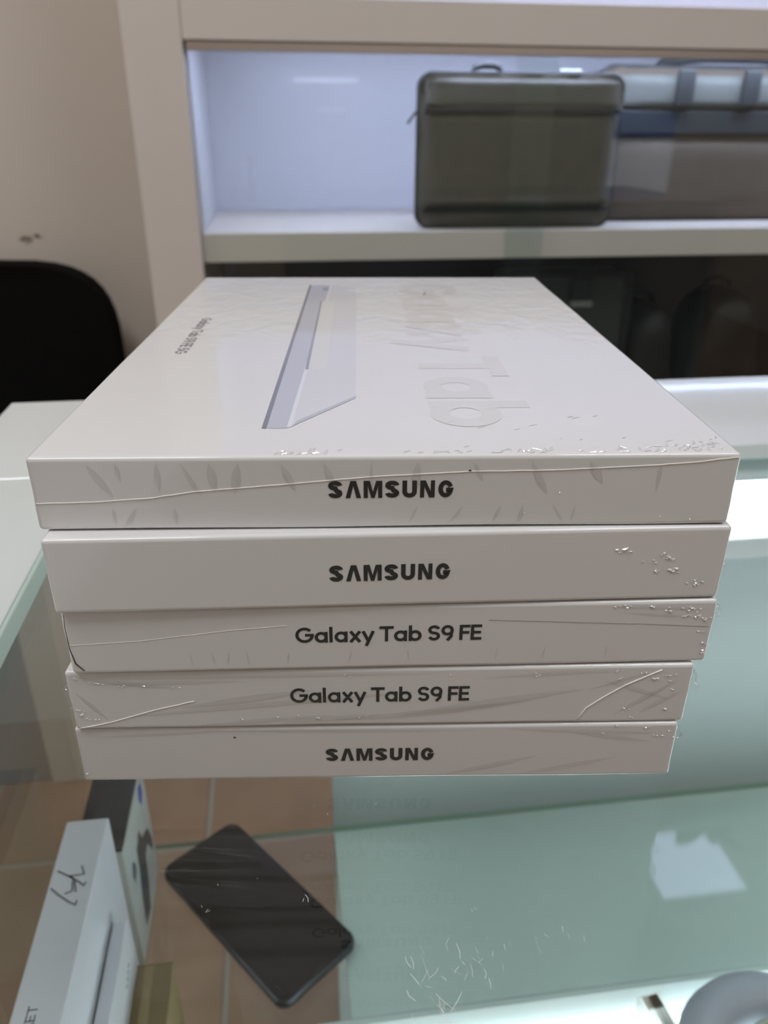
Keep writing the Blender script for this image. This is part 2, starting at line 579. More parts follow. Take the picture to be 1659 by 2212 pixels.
for i in range(3):
    x0 = -.1125 + i * .511
    d = link('cabinet_door', box(x0, x0 + .509, CY0 + .002, CY0 + .02, .803, 1.36, bev=.002), m_frame, cab)
    add_tube(bm := bmesh.new(), [(x0 + .45, CY0 - .018, .86), (x0 + .45, CY0 - .018, .98)], .005, 8)
    add_box(bm, x0 + .446, x0 + .454, CY0 - .018, CY0 + .003, .865, .873)
    add_box(bm, x0 + .446, x0 + .454, CY0 - .018, CY0 + .003, .967, .975)
    link('handle', bm, m_chrome, d)
link('top_board', box(-.2, 1.50, CY0, CY1, 1.4205, 1.45, bev=.002), m_frame, cab)
# sliding door tracks
bm = bmesh.new()
for z0, z1 in ((.2845, .2965),):
    add_box(bm, -.1105, 1.4195, CY0 + .003, CY0 + .007, z0, z1)
    add_box(bm, -.1105, 1.4195, CY0 + .012, CY0 + .014, z0, z1)
    add_box(bm, -.1105, 1.4195, CY0 + .019, CY0 + .021, z0, z1)
    add_box(bm, -.1105, 1.4195, CY0 + .003, CY0 + .021, z1 - .001, z1)
link('door_track', bm, m_alu, cab)
link('glass_door', box(-.110, .456, CY0 + .0085, CY0 + .0115, -.43, .294), m_glass_door, cab)
link('glass_door', box(.392, 1.4185, CY0 + .0148, CY0 + .0178, -.43, .294), m_glass_door, cab)
link('led_strip', box(-.03, 1.40, CY0 + .06, CY0 + .085, .302, .3135), m_led_cab, cab)
link('led_strip', box(-.03, 1.40, CY0 + .042, CY0 + .062, .776, .7895), m_led_cab, cab)

# potted plant on top of the cabinet (seen mirrored in the counter glass)
pl = thing('potted_plant', 'small potted plant with broad leaves on top of the cabinet', 'plant', (1.09, 1.44, 1.451))
link('pot', add_lathe(bmesh.new(), [(0, 0), (.030, 0), (.040, .05), (.043, .052), (.043, .06), (.036, .06), (.034, .045), (0, .045)], 20), mat('clay_pot', (150, 96, 70), .7), pl, smooth=True, auto=.6)
random.seed(11)
for k in range(20):
    a = k * 2.4
    L = random.uniform(.05, .115)
    tilt = random.uniform(.5, 1.15)
    wd = L * random.uniform(.16, .26)
    bm = bmesh.new()
    rows = []
    for i in range(6):
        s = i / 5
        hw = wd * math.sin(PI * min(.04 + s * .96, .98)) ** .8
        ang = tilt + .5 * s
        rr = .01 + L * s * math.sin(ang)
        zz = .05 + L * s * math.cos(ang * .8)
        c = Vector((math.cos(a) * rr, math.sin(a) * rr, zz))
        sd = Vector((-math.sin(a), math.cos(a), 0)) * hw
        rows.append([bm.verts.new(c - sd), bm.verts.new(c - Vector((0, 0, hw * .2))), bm.verts.new(c + sd)])
    for A, B in zip(rows, rows[1:]):
        bm.faces.new((A[0], A[1], B[1], B[0]))
        bm.faces.new((A[1], A[2], B[2], B[1]))
    bmesh.ops.solidify(bm, geom=bm.faces[:], thickness=.0008)
    link('leaf', bm, mat('leaf_green', (46, 74, 44), .5), pl, smooth=True)

# ---------------------------------------------------------------- bags on the lit shelf
m_bag = mat('olive_canvas', (92, 88, 78), .85, var=.18, vscale=30, bump=.3, bscale=500)
m_bag2 = mat('brown_canvas', (84, 74, 62), .85, var=.15, vscale=25, bump=.3, bscale=500)
m_bag_pale = mat('pale_canvas', (92, 94, 88), .8, var=.12, vscale=40, bump=.3, bscale=400)
m_pipe = mat('dark_piping', (34, 38, 38), .6)

def rrect(x0, x1, z0, z1, r, n=6):
    pts = []
    for cx, cz, a0 in ((x1 - r, z1 - r, 0), (x0 + r, z1 - r, 90), (x0 + r, z0 + r, 180), (x1 - r, z0 + r, 270)):
        pts += [(cx + r * math.cos(math.radians(a0 + 90 * i / n)), cz + r * math.sin(math.radians(a0 + 90 * i / n))) for i in range(n + 1)]
    return pts

def soft_slab(x0, x1, z0, z1, r, depth, bulge, nx=16, nz=10):
    """padded panel: front at y=0 bulging toward -y, back at y=depth"""
    bm = bmesh.new()
    def outline(s, t):
        # square to rounded rect by squircle-ish shrink at corners
        x, z = x0 + (x1 - x0) * s, z0 + (z1 - z0) * t
        dx, dz = min(x - x0, x1 - x), min(z - z0, z1 - z)
        if dx < r and dz < r:
            cx = x0 + r if s < .5 else x1 - r
            cz = z0 + r if t < .5 else z1 - r
            v = Vector((x - cx, z - cz))
            m = max(abs(v.x), abs(v.y))
            if v.length > 1e-9:
                v *= m / v.length
            x, z = cx + v.x, cz + v.y
        return x, z
    S = [i / nx for i in range(nx + 1)]
    Tt = [i / nz for i in range(nz + 1)]
    F, Bk = {}, {}
    for i, s in enumerate(S):
        for j, t in enumerate(Tt):
            x, z = outline(s, t)
            e = min(1, min(s, 1 - s) * 6) * min(1, min(t, 1 - t) * 5)
            b = bulge * e ** .6 + .0015 * noise.noise((x * 30, z * 30, x0))
            F[i, j] = bm.verts.new((x, -b, z))
            Bk[i, j] = bm.verts.new((x, depth + b * .6, z))
    for i in range(nx):
        for j in range(nz):
            bm.faces.new((F[i, j], F[i + 1, j], F[i + 1, j + 1], F[i, j + 1]))
            bm.faces.new((Bk[i, j], Bk[i, j + 1], Bk[i + 1, j + 1], Bk[i + 1, j]))
    for i in range(nx):
        bm.faces.new((F[i, 0], Bk[i, 0], Bk[i + 1, 0], F[i + 1, 0]))
        bm.faces.new((F[i, nz], F[i + 1, nz], Bk[i + 1, nz], Bk[i, nz]))
    for j in range(nz):
        bm.faces.new((F[0, j], F[0, j + 1], Bk[0, j + 1], Bk[0, j]))
        bm.faces.new((F[nx, j], Bk[nx, j], Bk[nx, j + 1], F[nx, j + 1]))
    bmesh.ops.recalc_face_normals(bm, faces=bm.faces[:])
    return bm

SH = .0277
b1 = thing('laptop_bag', 'olive canvas laptop sleeve with dark piped edge at left on the lit shelf', 'bag', (.247, 1.405, SH))
W1, H1 = .340, .234
link('body', soft_slab(0, W1, .003, H1, .018, .035, .008), m_bag, b1, smooth=True)
rim = rrect(0, W1, .004, H1, .018)
link('piping', add_tube(bmesh.new(), [(a, .004, b) for a, b in rim + rim[:1]], .0042, 6, False), m_pipe, b1, smooth=True)
link('zip', add_tube(bmesh.new(), [(a, .018, b) for a, b in rim + rim[:1]], .004, 6, False), m_pipe, b1, smooth=True)
link('upper_panel', soft_slab(.008, W1 - .008, .186, H1 - .008, .006, .004, .005), mat('pale_olive_canvas', (116, 115, 108), .85, var=.15, vscale=40, bump=.3, bscale=400), b1, smooth=True).location.y = -.006
link('pocket', soft_slab(.012, W1 - .012, .034, .176, .006, .004, .004), m_bag, b1, smooth=True).location.y = -.007
link('seam', box(.006, W1 - .006, -.0125, -.006, .177, .185, bev=.001), m_pipe, b1)
link('seam', box(.006, W1 - .006, -.0095, -.004, .0285, .033, bev=.0008), m_pipe, b1)
link('handle', add_tube(bmesh.new(), [(.088, .018, H1), (.092, .018, H1 + .010), (.105, .018, H1 + .013), (.122, .018, H1 + .013), (.132, .018, H1 + .010), (.136, .018, H1)], .005, 8), m_pipe, b1, smooth=True)
link('chain', add_tube(bmesh.new(), [(.232 + .0022 * i, .012, H1 + .006 + .002 * (i % 2)) for i in range(18)], .0014, 6), m_chrome, b1)
zp = link('zip_pull', add_tube(bmesh.new(), [(-.003, .018, .180), (-.010, .016, .172), (-.018, .014, .162)], .0022, 6), m_pipe, b1, smooth=True)

b2 = thing('laptop_bag', 'larger brown briefcase with pale front pocket and dark straps at right on the lit shelf', 'bag', (.58, 1.49, SH))
W2, H2 = .50, .252
link('body', soft_slab(0, W2, .003, H2, .022, .07, .010), m_bag2, b2, smooth=True)
rim = rrect(0, W2, .004, H2, .022)
link('piping', add_tube(bmesh.new(), [(a, .004, b) for a, b in rim + rim[:1]], .005, 6, False), m_pipe, b2, smooth=True)
link('flap', soft_slab(.02, W2 - .02, .186, H2 - .012, .012, .006, .012), m_bag_pale, b2, smooth=True).location.y = -.010
link('seam', box(.012, W2 - .012, -.0165, -.008, .148, .185, bev=.002), m_pipe, b2)
for x in (.128, .25):
    s = link('strap', box(x, x + .032, -.030, -.020, .192, H2 - .004, bev=.003), m_pipe, b2)
link('handle', add_tube(bmesh.new(), [(.10, .03, H2 - .006), (.12, .03, H2 + .010), (.20, .03, H2 + .016), (.30, .03, H2 + .016), (.38, .03, H2 + .010), (.40, .03, H2 - .006)], .006, 8), m_pipe, b2, smooth=True)
link('lower_pocket', soft_slab(.02, W2 - .02, .02, .14, .01, .004, .006), m_bag2, b2, smooth=True).location.y = -.008

# ---------------------------------------------------------------- dark things in the lower compartment
LS = -.4298
bx_ = thing('tool_case', 'dark glossy case with black rim and pale tag in the lower compartment', 'case', (.43, 1.47, LS))
link('body', box(0, .245, 0, .10, .001, .365, bev=.012, seg=3), mat('dark_olive_case', (60, 64, 58), .35, var=.2, vscale=12), bx_)
rim = rrect(0, .245, .002, .366, .02)
link('rim', add_tube(bmesh.new(), [(a, .0, b) for a, b in rim + rim[:1]], .008, 8, False), m_blackpl, bx_, smooth=True)
link('clip', box(.125, .165, -.012, .0, .322, .360, bev=.003), m_blackpl, bx_)
link('tag', box(.128, .172, -.006, -.001, .305, .316, bev=.001), mat('tag_grey', (150, 150, 146), .5), bx_)
def backpack(x, y, w_, h_, label, m_):
    t = thing('backpack', label, 'bag', (x, y, LS), group='backpacks in the lower compartment')
    def dsp(p):
        k = 1 - .28 * max(0, p.z / h_ - .55) / .45
        q = Vector((p.x * k, p.y, p.z))
        q.z -= .10 * h_ * (p.x / (w_ / 2)) ** 2 * (p.z / h_) ** 2
        q += Vector((noise.noise(p * 14), noise.noise(p * 14 + Vector((5, 0, 0))), 0)) * .008
        return q
    link('body', rounded_box(w_, .17, h_, .045, 10, 6, 8, dsp), m_, t, smooth=True)
    link('front_pocket', rounded_box(w_ * .72, .04, h_ * .42, .018, 8, 4, 6, lambda p: p + Vector((0, -.035, .03))), m_, t, smooth=True)
    link('grab_handle', add_tube(bmesh.new(), [(-.03, .10, h_ - .012), (-.024, .10, h_ + .012), (0, .10, h_ + .018), (.024, .10, h_ + .012), (.03, .10, h_ - .012)], .006, 8), m_blackpl, t, smooth=True)
    return t
m_pack = mat('black_nylon', (30, 27, 24), .6, var=.2, vscale=30)
backpack(.742, 1.46, .115, .30, 'low black backpack left of the taller one in the lower compartment', m_pack)
backpack(.895, 1.44, .155, .325, 'taller black backpack with rounded top in the lower compartment', m_pack)

# ================================================================== chair and low partition
ch = thing('chair', 'black chair with rounded backrest standing against the beige wall', 'chair', (-.56, 1.70, ZF))
def backshape(n=40):
    pts = []
    a, zt, zb = .242, .893, .50
    cz, hz = (zt + zb) / 2, (zt - zb) / 2
    for i in range(n):
        t = 2 * PI * i / n
        c, s = math.cos(t), math.sin(t)
        e = 2 / 3.6
        pts.append((a * math.copysign(abs(c) ** e, c), cz + hz * math.copysign(abs(s) ** e, s)))
    return pts
bm = bmesh.new()
P = backshape()
rings = []
for sc, y in ((.90, -.012), (.97, -.018), (1.0, -.004), (1.0, .020), (.97, .034), (.9, .036)):
    rings.append([bm.verts.new((a * sc, y - .05 * (a / .24) ** 2 + .0 * b, .6965 + (b - .6965) * sc)) for a, b in P])
for A, B in zip(rings, rings[1:]):
    for i in range(len(A)):
        j = (i + 1) % len(A)
        bm.faces.new((A[i], A[j], B[j], B[i]))
bm.faces.new(rings[0][::-1]); bm.faces.new(rings[-1])
bmesh.ops.recalc_face_normals(bm, faces=bm.faces[:])
link('backrest', bm, m_black, ch, smooth=True, auto=.9)
link('seat', rounded_box(.46, .40, .06, .025, 8, 8, 3, lambda p: p + Vector((0, -.42, .42))), m_black, ch, smooth=True)
for sx in (-1, 1):
    link('leg', add_tube(bmesh.new(), [(.19 * sx, -.38, .425), (.205 * sx, -.40, .002)], .011, 8), m_blackpl, ch, smooth=True)
    link('leg', add_tube(bmesh.new(), [(.19 * sx, -.05, .425), (.205 * sx, .0, .002)], .011, 8), m_blackpl, ch, smooth=True)
    link('back_bar', add_tube(bmesh.new(), [(.12 * sx, -.06, .43), (.12 * sx, .03, .46), (.12 * sx, .045, .60)], .011, 8), m_blackpl, ch, smooth=True)

pt = thing('low_partition', 'low grey panel with a white end post standing on the tiles in front of the chair', 'partition', (0, 0, ZF))
link('panel', box(-1.5, -.476, 1.205, 1.225, .001, .63, bev=.002), m_grey, pt)
link('end_post', box(-.475, -.335, 1.195, 1.235, .001, .64, bev=.003), mat('post_white', (206, 202, 192), .5), pt)
link('cap_rail', box(-1.5, -.335, 1.19, 1.24, .641, .655, bev=.003), mat('post_white', (206, 202, 192), .5), pt)

# ================================================================== showcase counter
top = thing('counter_top', 'clear glass counter top with white ledges carrying the stack of boxes', 'counter top', (0, 0, 0))
bm = box(-.188, 1.25, -.12, .558, -.008, -.0002)
bm.faces.ensure_lookup_table()
for f in bm.faces:
    f.material_index = 0 if abs(f.normal.z) > .5 else 1
link('glass_pane', bm, [m_glass, m_edge], top)
link('side_ledge', box(-.1885, -.1135, -.12, .4195, 0, .0074, bev=.0006, seg=1), m_white, top)
link('side_ledge_glass', box(-.1885, -.1135, -.12, .4195, .0076, .010, bev=.0004, seg=1), mat('tinted_ledge_glass', (222, 229, 227), .10, coat=1, coat_rough=.02), top)
link('ledge_edge_strip', box(-.1133, -.1112, -.12, .4195, .0, .010, bev=.0004, seg=1), mat('pale_green_edge', (196, 214, 204), .2), top)
link('back_ledge', box(-.1885, 1.25, .42, .558, 0, .010, bev=.0008, seg=1), m_white, top)
# scratches and dried smears on the glass
random.seed(5)
def flat_stroke(bm, pts, t, z):
    stroke_quads(bm, pts, t, lambda a, b: Vector((a, b, z)))
bm = bmesh.new()
for (cx, cy, n, sp, L) in ((.030, .117, 26, .0055, .004), (.031, .108, 8, .0016, .008), (.044, .121, 9, .004, .002), (.060, .1235, 7, .004, .0018), (.0425, .1355, 5, .0012, .001), (-.0005, .143, 2, .001, .003), (-.0275, .1435, 3, .001, .0015), (.005, .160, 6, .02, .001), (.07, .15, 8, .03, .0008)):
    for k in range(n):
        x, y = random.gauss(cx, sp), random.gauss(cy, sp * .6)
        a = random.gauss(1.75, .5)
        l = L * random.uniform(.25, 1)
        mid = (x + l / 2 * math.cos(a) + random.gauss(0, l * .08), y + l / 2 * math.sin(a))
        flat_stroke(bm, [(x, y), mid, (x + l * math.cos(a), y + l * math.sin(a))], random.uniform(.00006, .00018), .0001)
scr = link('scratch', bm, mat('scratch_white', (206, 212, 210), .4), top)
tag(scr, 'pale scratches and dried smears on the glass', kind='stuff')

case = thing('glass_showcase', 'glass showcase with white shelf board and lit tube below the counter', 'showcase', (0, 0, 0))
link('side_glass', box(-.186, -.181, -.11, .52, ZF + .002, -.009), m_glass, case)
link('back_panel', box(.0257, 1.24, .515, .525, -.80, -.009), mat('back_board', (176, 187, 186), .4, var=.02, vscale=12), case)
link('shelf_board', box(.0257, 1.24, .346, .5145, -.3995, -.392), m_board, case)
link('shelf_rail', add_prism(bmesh.new(), [(.319, -.413), (.3455, -.413), (.3455, -.392), (.341, -.392), (.319, -.406)], .0, 1.24, lambda a, b, c: Vector((c, a, b))), m_white, case)
link('end_panel', box(1.24, 1.25, -.11, .555, ZF + .002, -.009), m_board, case)
link('shelf_led', box(.02, 1.23, .20, .3170, -.412, -.393), m_led_case, case)
bm = box(-.1800, 1.23, .12, .5145, -.3908, -.3855)
for f in bm.faces:
    f.material_index = 0 if abs(f.normal.z) > .5 else 1
link('glass_shelf', bm, [m_glass, m_edge], case)
link('lamp_rail', box(.028, 1.23, .476, .5145, -.107, -.0895, bev=.002), m_white, case)
link('lamp_tube', box(.028, 1.23, .4995, .5145, -.088, -.040, bev=.005, seg=3), m_led_case, case, smooth=True, auto=.6)
link('lamp_hood', box(.028, 1.23, .47, .5145, -.0395, -.031, bev=.001), m_white, case)

# ================================================================== phone under the glass
ph = thing('smartphone', 'black smartphone lying face up on the glass shelf above the brown tiles', 'phone', (-.0435, .4385, -.3854), math.atan2(-.1243, .0957))
PW, PL, PT = .0755, .165, .0085
def phone_slab(x0, x1, y0, y1, z0, z1, r, b):
    bm = bmesh.new()
    out = rrect(x0, x1, y0, y1, r, 8)
    cx, cy = (x0 + x1) / 2, (y0 + y1) / 2
    rings = []
    for ins, z in ((b, z0), (b * .3, z0 + b * .3), (0, z0 + b), (0, z1 - b), (b * .3, z1 - b * .3), (b, z1)):
        kx, ky = ((x1 - x0) / 2 - ins) / ((x1 - x0) / 2), ((y1 - y0) / 2 - ins) / ((y1 - y0) / 2)
        rings.append([bm.verts.new((cx + (a - cx) * kx, cy + (c - cy) * ky, z)) for a, c in out])
    for A, B in zip(rings, rings[1:]):
        for i in range(len(A)):
            j = (i + 1) % len(A)
            bm.faces.new((A[i], A[j], B[j], B[i]))
    bm.faces.new(rings[0][::-1]); bm.faces.new(rings[-1])
    return bm
link('frame', phone_slab(-PL / 2, PL / 2, -PW / 2, PW / 2, 0, PT, .010, .002), mat('phone_frame', (52, 58, 64), .3, metal=.6), ph, smooth=True, auto=.7)
link('screen', phone_slab(-PL / 2 + .0015, PL / 2 - .0015, -PW / 2 + .0015, PW / 2 - .0015, PT - .0005, PT + .0006, .009, .0004), mat('phone_glass', (14, 13, 13), .12, spec=.4), ph)
link('earpiece', box(PL / 2 - .0035, PL / 2 - .0028, -.006, .006, PT + .0005, PT + .0009), m_blackpl, ph)
link('port', box(PL / 2 - .0005, PL / 2 + .0002, -.0045, .0045, PT * .36, PT * .64), m_blackpl, ph)
link('side_button', box(-.01, .012, PW / 2 - .0003, PW / 2 + .0004, PT * .35, PT * .65), m_blackpl, ph)

# ================================================================== boxes standing on the glass shelf
SZ = -.3854
m_carton = mat('white_carton', (218, 216, 222), .35, coat=.3)
bA = thing('upright_carton', 'long white carton on edge with handwriting, frontmost in the case', 'box', (-.133, .108, SZ))
link('body', rounded_box(.0252, .2645, .1855, .0012, 3, 8, 6), m_carton, bA, smooth=True, auto=.6)
bm = bmesh.new()
for s in ([(-142.5, 335.8), (-135.7, 331.5), (-129.1, 326.9), (-125.8, 324.0), (-125.0, 326.4)], [(-129.6, 337.9), (-127.1, 331.9), (-131.3, 331.5), (-135.9, 331.5)], [(-135.1, 331.4), (-131.6, 328.2), (-129.2, 320.0)], [(-143.6, 324.2), (-137.3, 318.7), (-131.3, 313.8), (-127.7, 311.9), (-127.6, 314.8)], [(-132.6, 328.0), (-131.4, 321.2), (-135.1, 319.6)]):
    stroke_quads(bm, [(a / 1000 + .133, b / 1000 - .108) for a, b in s], .0011, lambda a, b: Vector((a, b, .1857)))
tag(link('handwriting', bm, mat('pen_grey', (120, 120, 126), .6), bA), 'grey handwritten scrawl')
bm = lettering(bmesh.new(), 'KET', LIGHT, .12, (-.0005, .1372, .1857), (0, 1, 0), (-1, 0, 0), .0125, .0048)
tag(link('lettering', bm, mat('print_grey', (96, 96, 100), .6), bA), 'small grey capital letters')
bm = bmesh.new()
for k in range(4):
    add_box(bm, .01262, .0128, .2165 + .0035 * k, .2186 + .0035 * k, .115 + .0006 * k, .1166 + .0006 * k)
link('fine_print', bm, mat('print_grey', (96, 96, 100), .6), bA)

bY = thing('small_carton', 'yellow-brown carton on the glass shelf right of the white cartons', 'box', (-.1032, .20, SZ))
m_kraft = mat('kraft_card', (126, 104, 62), .6, var=.25, vscale=25)
link('body', rounded_box(.029, .141, .088, .001, 3, 6, 4), m_kraft, bY, smooth=True, auto=.6)
link('tape', box(-.003, .003, .001, .139, .0881, .0885), mat('tape_tan', (150, 128, 84), .3), bY)
link('label_panel', box(.0146, .0148, .03, .11, .02, .065), mat('kraft_label', (104, 84, 46), .5), bY)
bB = thing('thin_carton', 'thin white carton beside the long one, standing on the yellow-brown carton', 'box', (-.1150, .20, SZ + .0891))
link('body', rounded_box(.0085, .138, .046, .0008, 2, 6, 4), m_carton, bB, smooth=True, auto=.6)
bm = bmesh.new()
for k in range(4):
    add_box(bm, .0043, .0044, .1125 + .0032 * k, .1145 + .0032 * k, .0185 + .0018 * k, .0205 + .0018 * k)
link('fine_print', bm, mat('print_grey', (96, 96, 100), .6), bB)

bC = thing('picture_carton', 'carton with black top and printed pictures on its white side', 'box', (-.142, .402, SZ))
link('body', rounded_box(.032, .0865, .1215, .0008, 3, 5, 5), mat('grey_white_card', (190, 192, 184), .45), bC, smooth=True, auto=.6)
link('lid', box(-.0162, .0162, -.0002, .0867, .1218, .1248, bev=.0006), mat('lid_black', (30, 32, 36), .3), bC)
link('lid_fold', box(-.0012, .0012, .001, .085, .1249, .1254), m_blackpl, bC)
link('picture_panel', box(.01605, .0162, .0012, .0853, .002, .1205), mat('panel_white', (214, 220, 216), .35, coat=.3), bC)
def side_print(name, pts, m_, d):
    bm = add_prism(bmesh.new(), [(y / 1000 - .402, z / 1000 - SZ) for y, z in pts], .0162, .0162 + d, lambda a, b, c: Vector((c, a, b)))
    return link(name, bm, m_, bC)
side_print('blue_badge', [(466.2, -269.6), (475.8, -273.9), (477.5, -285.1), (468.5, -289.4), (463.4, -280.0)], mat('badge_blue', (60, 90, 190), .4), .0002)
side_print('device_picture', [(449.1, -295.6), (453.8, -309.0), (473.1, -319.4), (482.9, -341.9), (478.7, -350.5), (465.3, -327.7), (455.3, -330.4), (451.1, -354.5), (443.5, -374.6), (424.7, -370.5), (426.8, -345.5), (434.0, -319.2), (435.1, -300.0)], mat('picture_dark', (66, 70, 70), .4), .0002)
side_print('device_screen_picture', [(440.9, -330.4), (447.0, -344.7), (442.2, -364.8), (431.0, -366.8), (431.8, -347.7)], mat('picture_blue', (62, 74, 90), .4), .0003)
side_print('title_print', [(418.0, -294.6), (425.3, -301.6), (425.7, -311.6), (416.7, -313.2), (413.8, -302.7)], mat('picture_grey', (110, 114, 112), .4), .0002)
bm = add_prism(bmesh.new(), [(.0047, .0712), (.0078, .0707), (.0109, .0647), (.0110, .0551), (.0041, .0577)], -.0003, -.0001, lambda a, b, c: Vector((a, c, b)))
link('front_print', bm, mat('picture_black', (34, 36, 34), .5), bC)

# ================================================================== round padded thing and steel bracket, lower right
hp = thing('headphone', 'round grey padded ear cup with blue centre at the lower right under the glass', 'headphone', (.303, .258, SZ))
prof = [(.034, .003), (.045, .0005), (.058, .001), (.067, .008), (.070, .016), (.067, .024), (.058, .030), (.047, .029), (.040, .024), (.036, .016), (.034, .006), (.034, .003)]
link('cushion', add_lathe(bmesh.new(), prof, 40), mat('grey_leatherette', (168, 171, 182), .5, var=.06, vscale=40, bump=.25, bscale=300), hp, smooth=True)
link('rim', add_lathe(bmesh.new(), [(.0345, .010), (.0395, .021), (.0405, .026), (.0375, .027), (.034, .022), (.0335, .012)], 40), mat('rim_beige', (170, 172, 160), .4), hp, smooth=True).location = (.006, -.008, .001)
link('blue_disc', add_lathe(bmesh.new(), [(0, .024), (.012, .0235), (.024, .021), (.033, .016), (.033, .006), (0, .006)], 40), mat('blue_shell', (38, 78, 118), .3, var=.2, vscale=40), hp, smooth=True).location = (.006, -.008, .002)
br = thing('steel_bracket', 'small steel channel bracket lying left of the grey ear cup', 'bracket', (.2385, .325, SZ), .10)
bm = bmesh.new()
add_box(bm, -.009, .009, -.12, 0, .0005, .002)
add_box(bm, -.009, -.006, -.12, 0, .002, .011, bev=.0006)
add_box(bm, .006, .009, -.12, 0, .002, .011, bev=.0006)
link('channel', bm, m_chrome, br)
link('end_tab', box(-.009, .009, -.001, .0005, .0005, .011, bev=.0004), m_chrome, br)
link('screw', add_lathe(bmesh.new(), [(0, .0045), (.002, .0042), (.003, .003), (.003, .002)], 12, (0, -.03, 0)), m_chrome, br)

# ================================================================== the stack of five tablet boxes
BW, BL = .185, .2652
HS = [.0210, .0232, .0219, .0218, .0216]
POSE = [(.0262, .1851, -.1028), (.0275, .1822, -.0798), (.0279, .1830, -.0947), (.0249, .1837, -.1063), (.0238, .1841, -.1134)]
BM_ = [m_box_a, m_box_b, m_box_c, m_box_d, m_box_e]
LAB = ['white film-wrapped tablet box with pale giant lettering on its lid, topmost of the stack',
       'white tablet box second from the top, with white film specks at right',
       'white tablet box in the middle of the stack, dark line down its left edge',
       'white tablet box in heavily crinkled film, second from the bottom of the stack',
       'white tablet box at the bottom of the stack, resting on the glass']
zb = [sum(HS[i + 1:]) for i in range(5)]
GAP = .00012
boxes = []
random.seed(21)

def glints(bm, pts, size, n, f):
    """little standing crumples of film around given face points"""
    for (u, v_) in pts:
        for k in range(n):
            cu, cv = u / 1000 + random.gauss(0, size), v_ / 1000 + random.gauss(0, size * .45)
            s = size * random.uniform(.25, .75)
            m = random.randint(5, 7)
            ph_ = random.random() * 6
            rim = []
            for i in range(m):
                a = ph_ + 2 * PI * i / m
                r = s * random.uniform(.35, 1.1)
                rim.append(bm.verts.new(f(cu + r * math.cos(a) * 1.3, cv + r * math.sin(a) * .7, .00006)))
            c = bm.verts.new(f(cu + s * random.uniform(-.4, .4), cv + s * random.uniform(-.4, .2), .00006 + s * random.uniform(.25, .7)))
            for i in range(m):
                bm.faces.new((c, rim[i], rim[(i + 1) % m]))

def ridge(bm, pts, wd, ht, f):
    """low tent-shaped fold of film along 2D pts; f(a,b,height)->xyz"""
    n = len(pts)
    rows = []
    for i in range(n):
        a, c = pts[max(i - 1, 0)], pts[min(i + 1, n - 1)]
        d = Vector((c[0] - a[0], c[1] - a[1])).normalized()
        nn = Vector((-d.y, d.x))
        k = math.sin(PI * (i + .25) / (n - .5))
        p = Vector(pts[i])
        q, r_ = p + nn * wd * k, p - nn * wd * k
        rows.append([bm.verts.new(f(q.x, q.y, .00004)), bm.verts.new(f(p.x, p.y, .00004 + ht * k)), bm.verts.new(f(r_.x, r_.y, .00004))])
    for A, B in zip(rows, rows[1:]):
        bm.faces.new((A[0], A[1], B[1], B[0]))
        bm.faces.new((A[1], A[2], B[2], B[1]))

front = lambda u, z, d: Vector((u, -d, z))
for i in range(5):
    h = HS[i] - GAP
    x, y, a = POSE[i]
    t = thing('tablet_box', LAB[i], 'box', (x, y, zb[i] + .0001), a, 'stacked tablet boxes')
    boxes.append(t)
    sd = i * 7.3
    def dsp(p, h=h, sd=sd, i=i):
        q = p.copy()
        low = max(0, 1 - p.z / (h * .4))
        # card edges are never dead straight
        q.z += low * (.00022 + .00028 * noise.noise((p.x * 22 + sd, p.y * 9, 0)))
        ex = abs(p.x) / (BW / 2)
        if ex > .985:
            q.x += math.copysign(1, p.x) * (.0004 * noise.noise((p.z * 120 + sd, p.y * 25, 3)) - .0003)
        return q
    link('body', rounded_box(BW, BL, h, .0011, 26, 20, 4, dsp), BM_[i], t, smooth=True)

# ---- print on the front faces
def front_text(i, text, gl, tk, u0, u1, z0, z1, m_):
    bm = lettering(bmesh.new(), text, gl, tk, (u0 / 1000, -.00008, z0 / 1000), (1, 0, 0), (0, 0, 1), (u1 - u0) / 1000, (z1 - z0) / 1000)
    return tag(link('lettering', bm, m_, boxes[i]), 'dark printed lettering')
front_text(0, 'SAMSUNG', HEAVY, .25, -15.6, 17.1, 9.0, 13.9, m_ink_black)
front_text(1, 'SAMSUNG', HEAVY, .25, -17.4, 15.4, 8.6, 13.6, m_ink)
front_text(2, 'Galaxy Tab S9 FE', LIGHT, .175, -27.9, 25.6, 9.7, 14.9, m_ink)
front_text(3, 'Galaxy Tab S9 FE', LIGHT, .175, -27.4, 26.3, 9.4, 14.8, m_ink)
front_text(4, 'SAMSUNG', HEAVY, .25, -16.4, 17.1, 7.6, 12.6, m_ink)

# ---- print on the lid of the top box
t = boxes[0]
zt = HS[0] - GAP + .00006
bm = lettering(bmesh.new(), 'Galaxy Tab S9 FE 5G', LIGHT, .175, (-.0757, .1612, zt), (0, -1, 0), (1, 0, 0), .0600, .0045)
tag(link('lettering', bm, m_ink_grey, t), 'small grey product lettering on the lid')
bm = lettering(bmesh.new(), 'Galaxy Tab', glyphs_light(.20), .20, (.0135, .2440, zt), (0, -1, 0), (1, 0, 0), .2230, .0300)
tag(link('large_lettering', bm, m_pale, t), 'very large pale grey lettering on the lid')
def lid_poly(name, pts, m_, dz, parent=t):
    bm = bmesh.new()
    bm.faces.new([bm.verts.new((a / 1000, b / 1000, zt + dz)) for a, b in pts])
    bmesh.ops.recalc_face_normals(bm, faces=bm.faces[:])
    for f in bm.faces:
        if f.normal.z < 0: f.normal_flip()
    return link(name, bm, m_, parent)
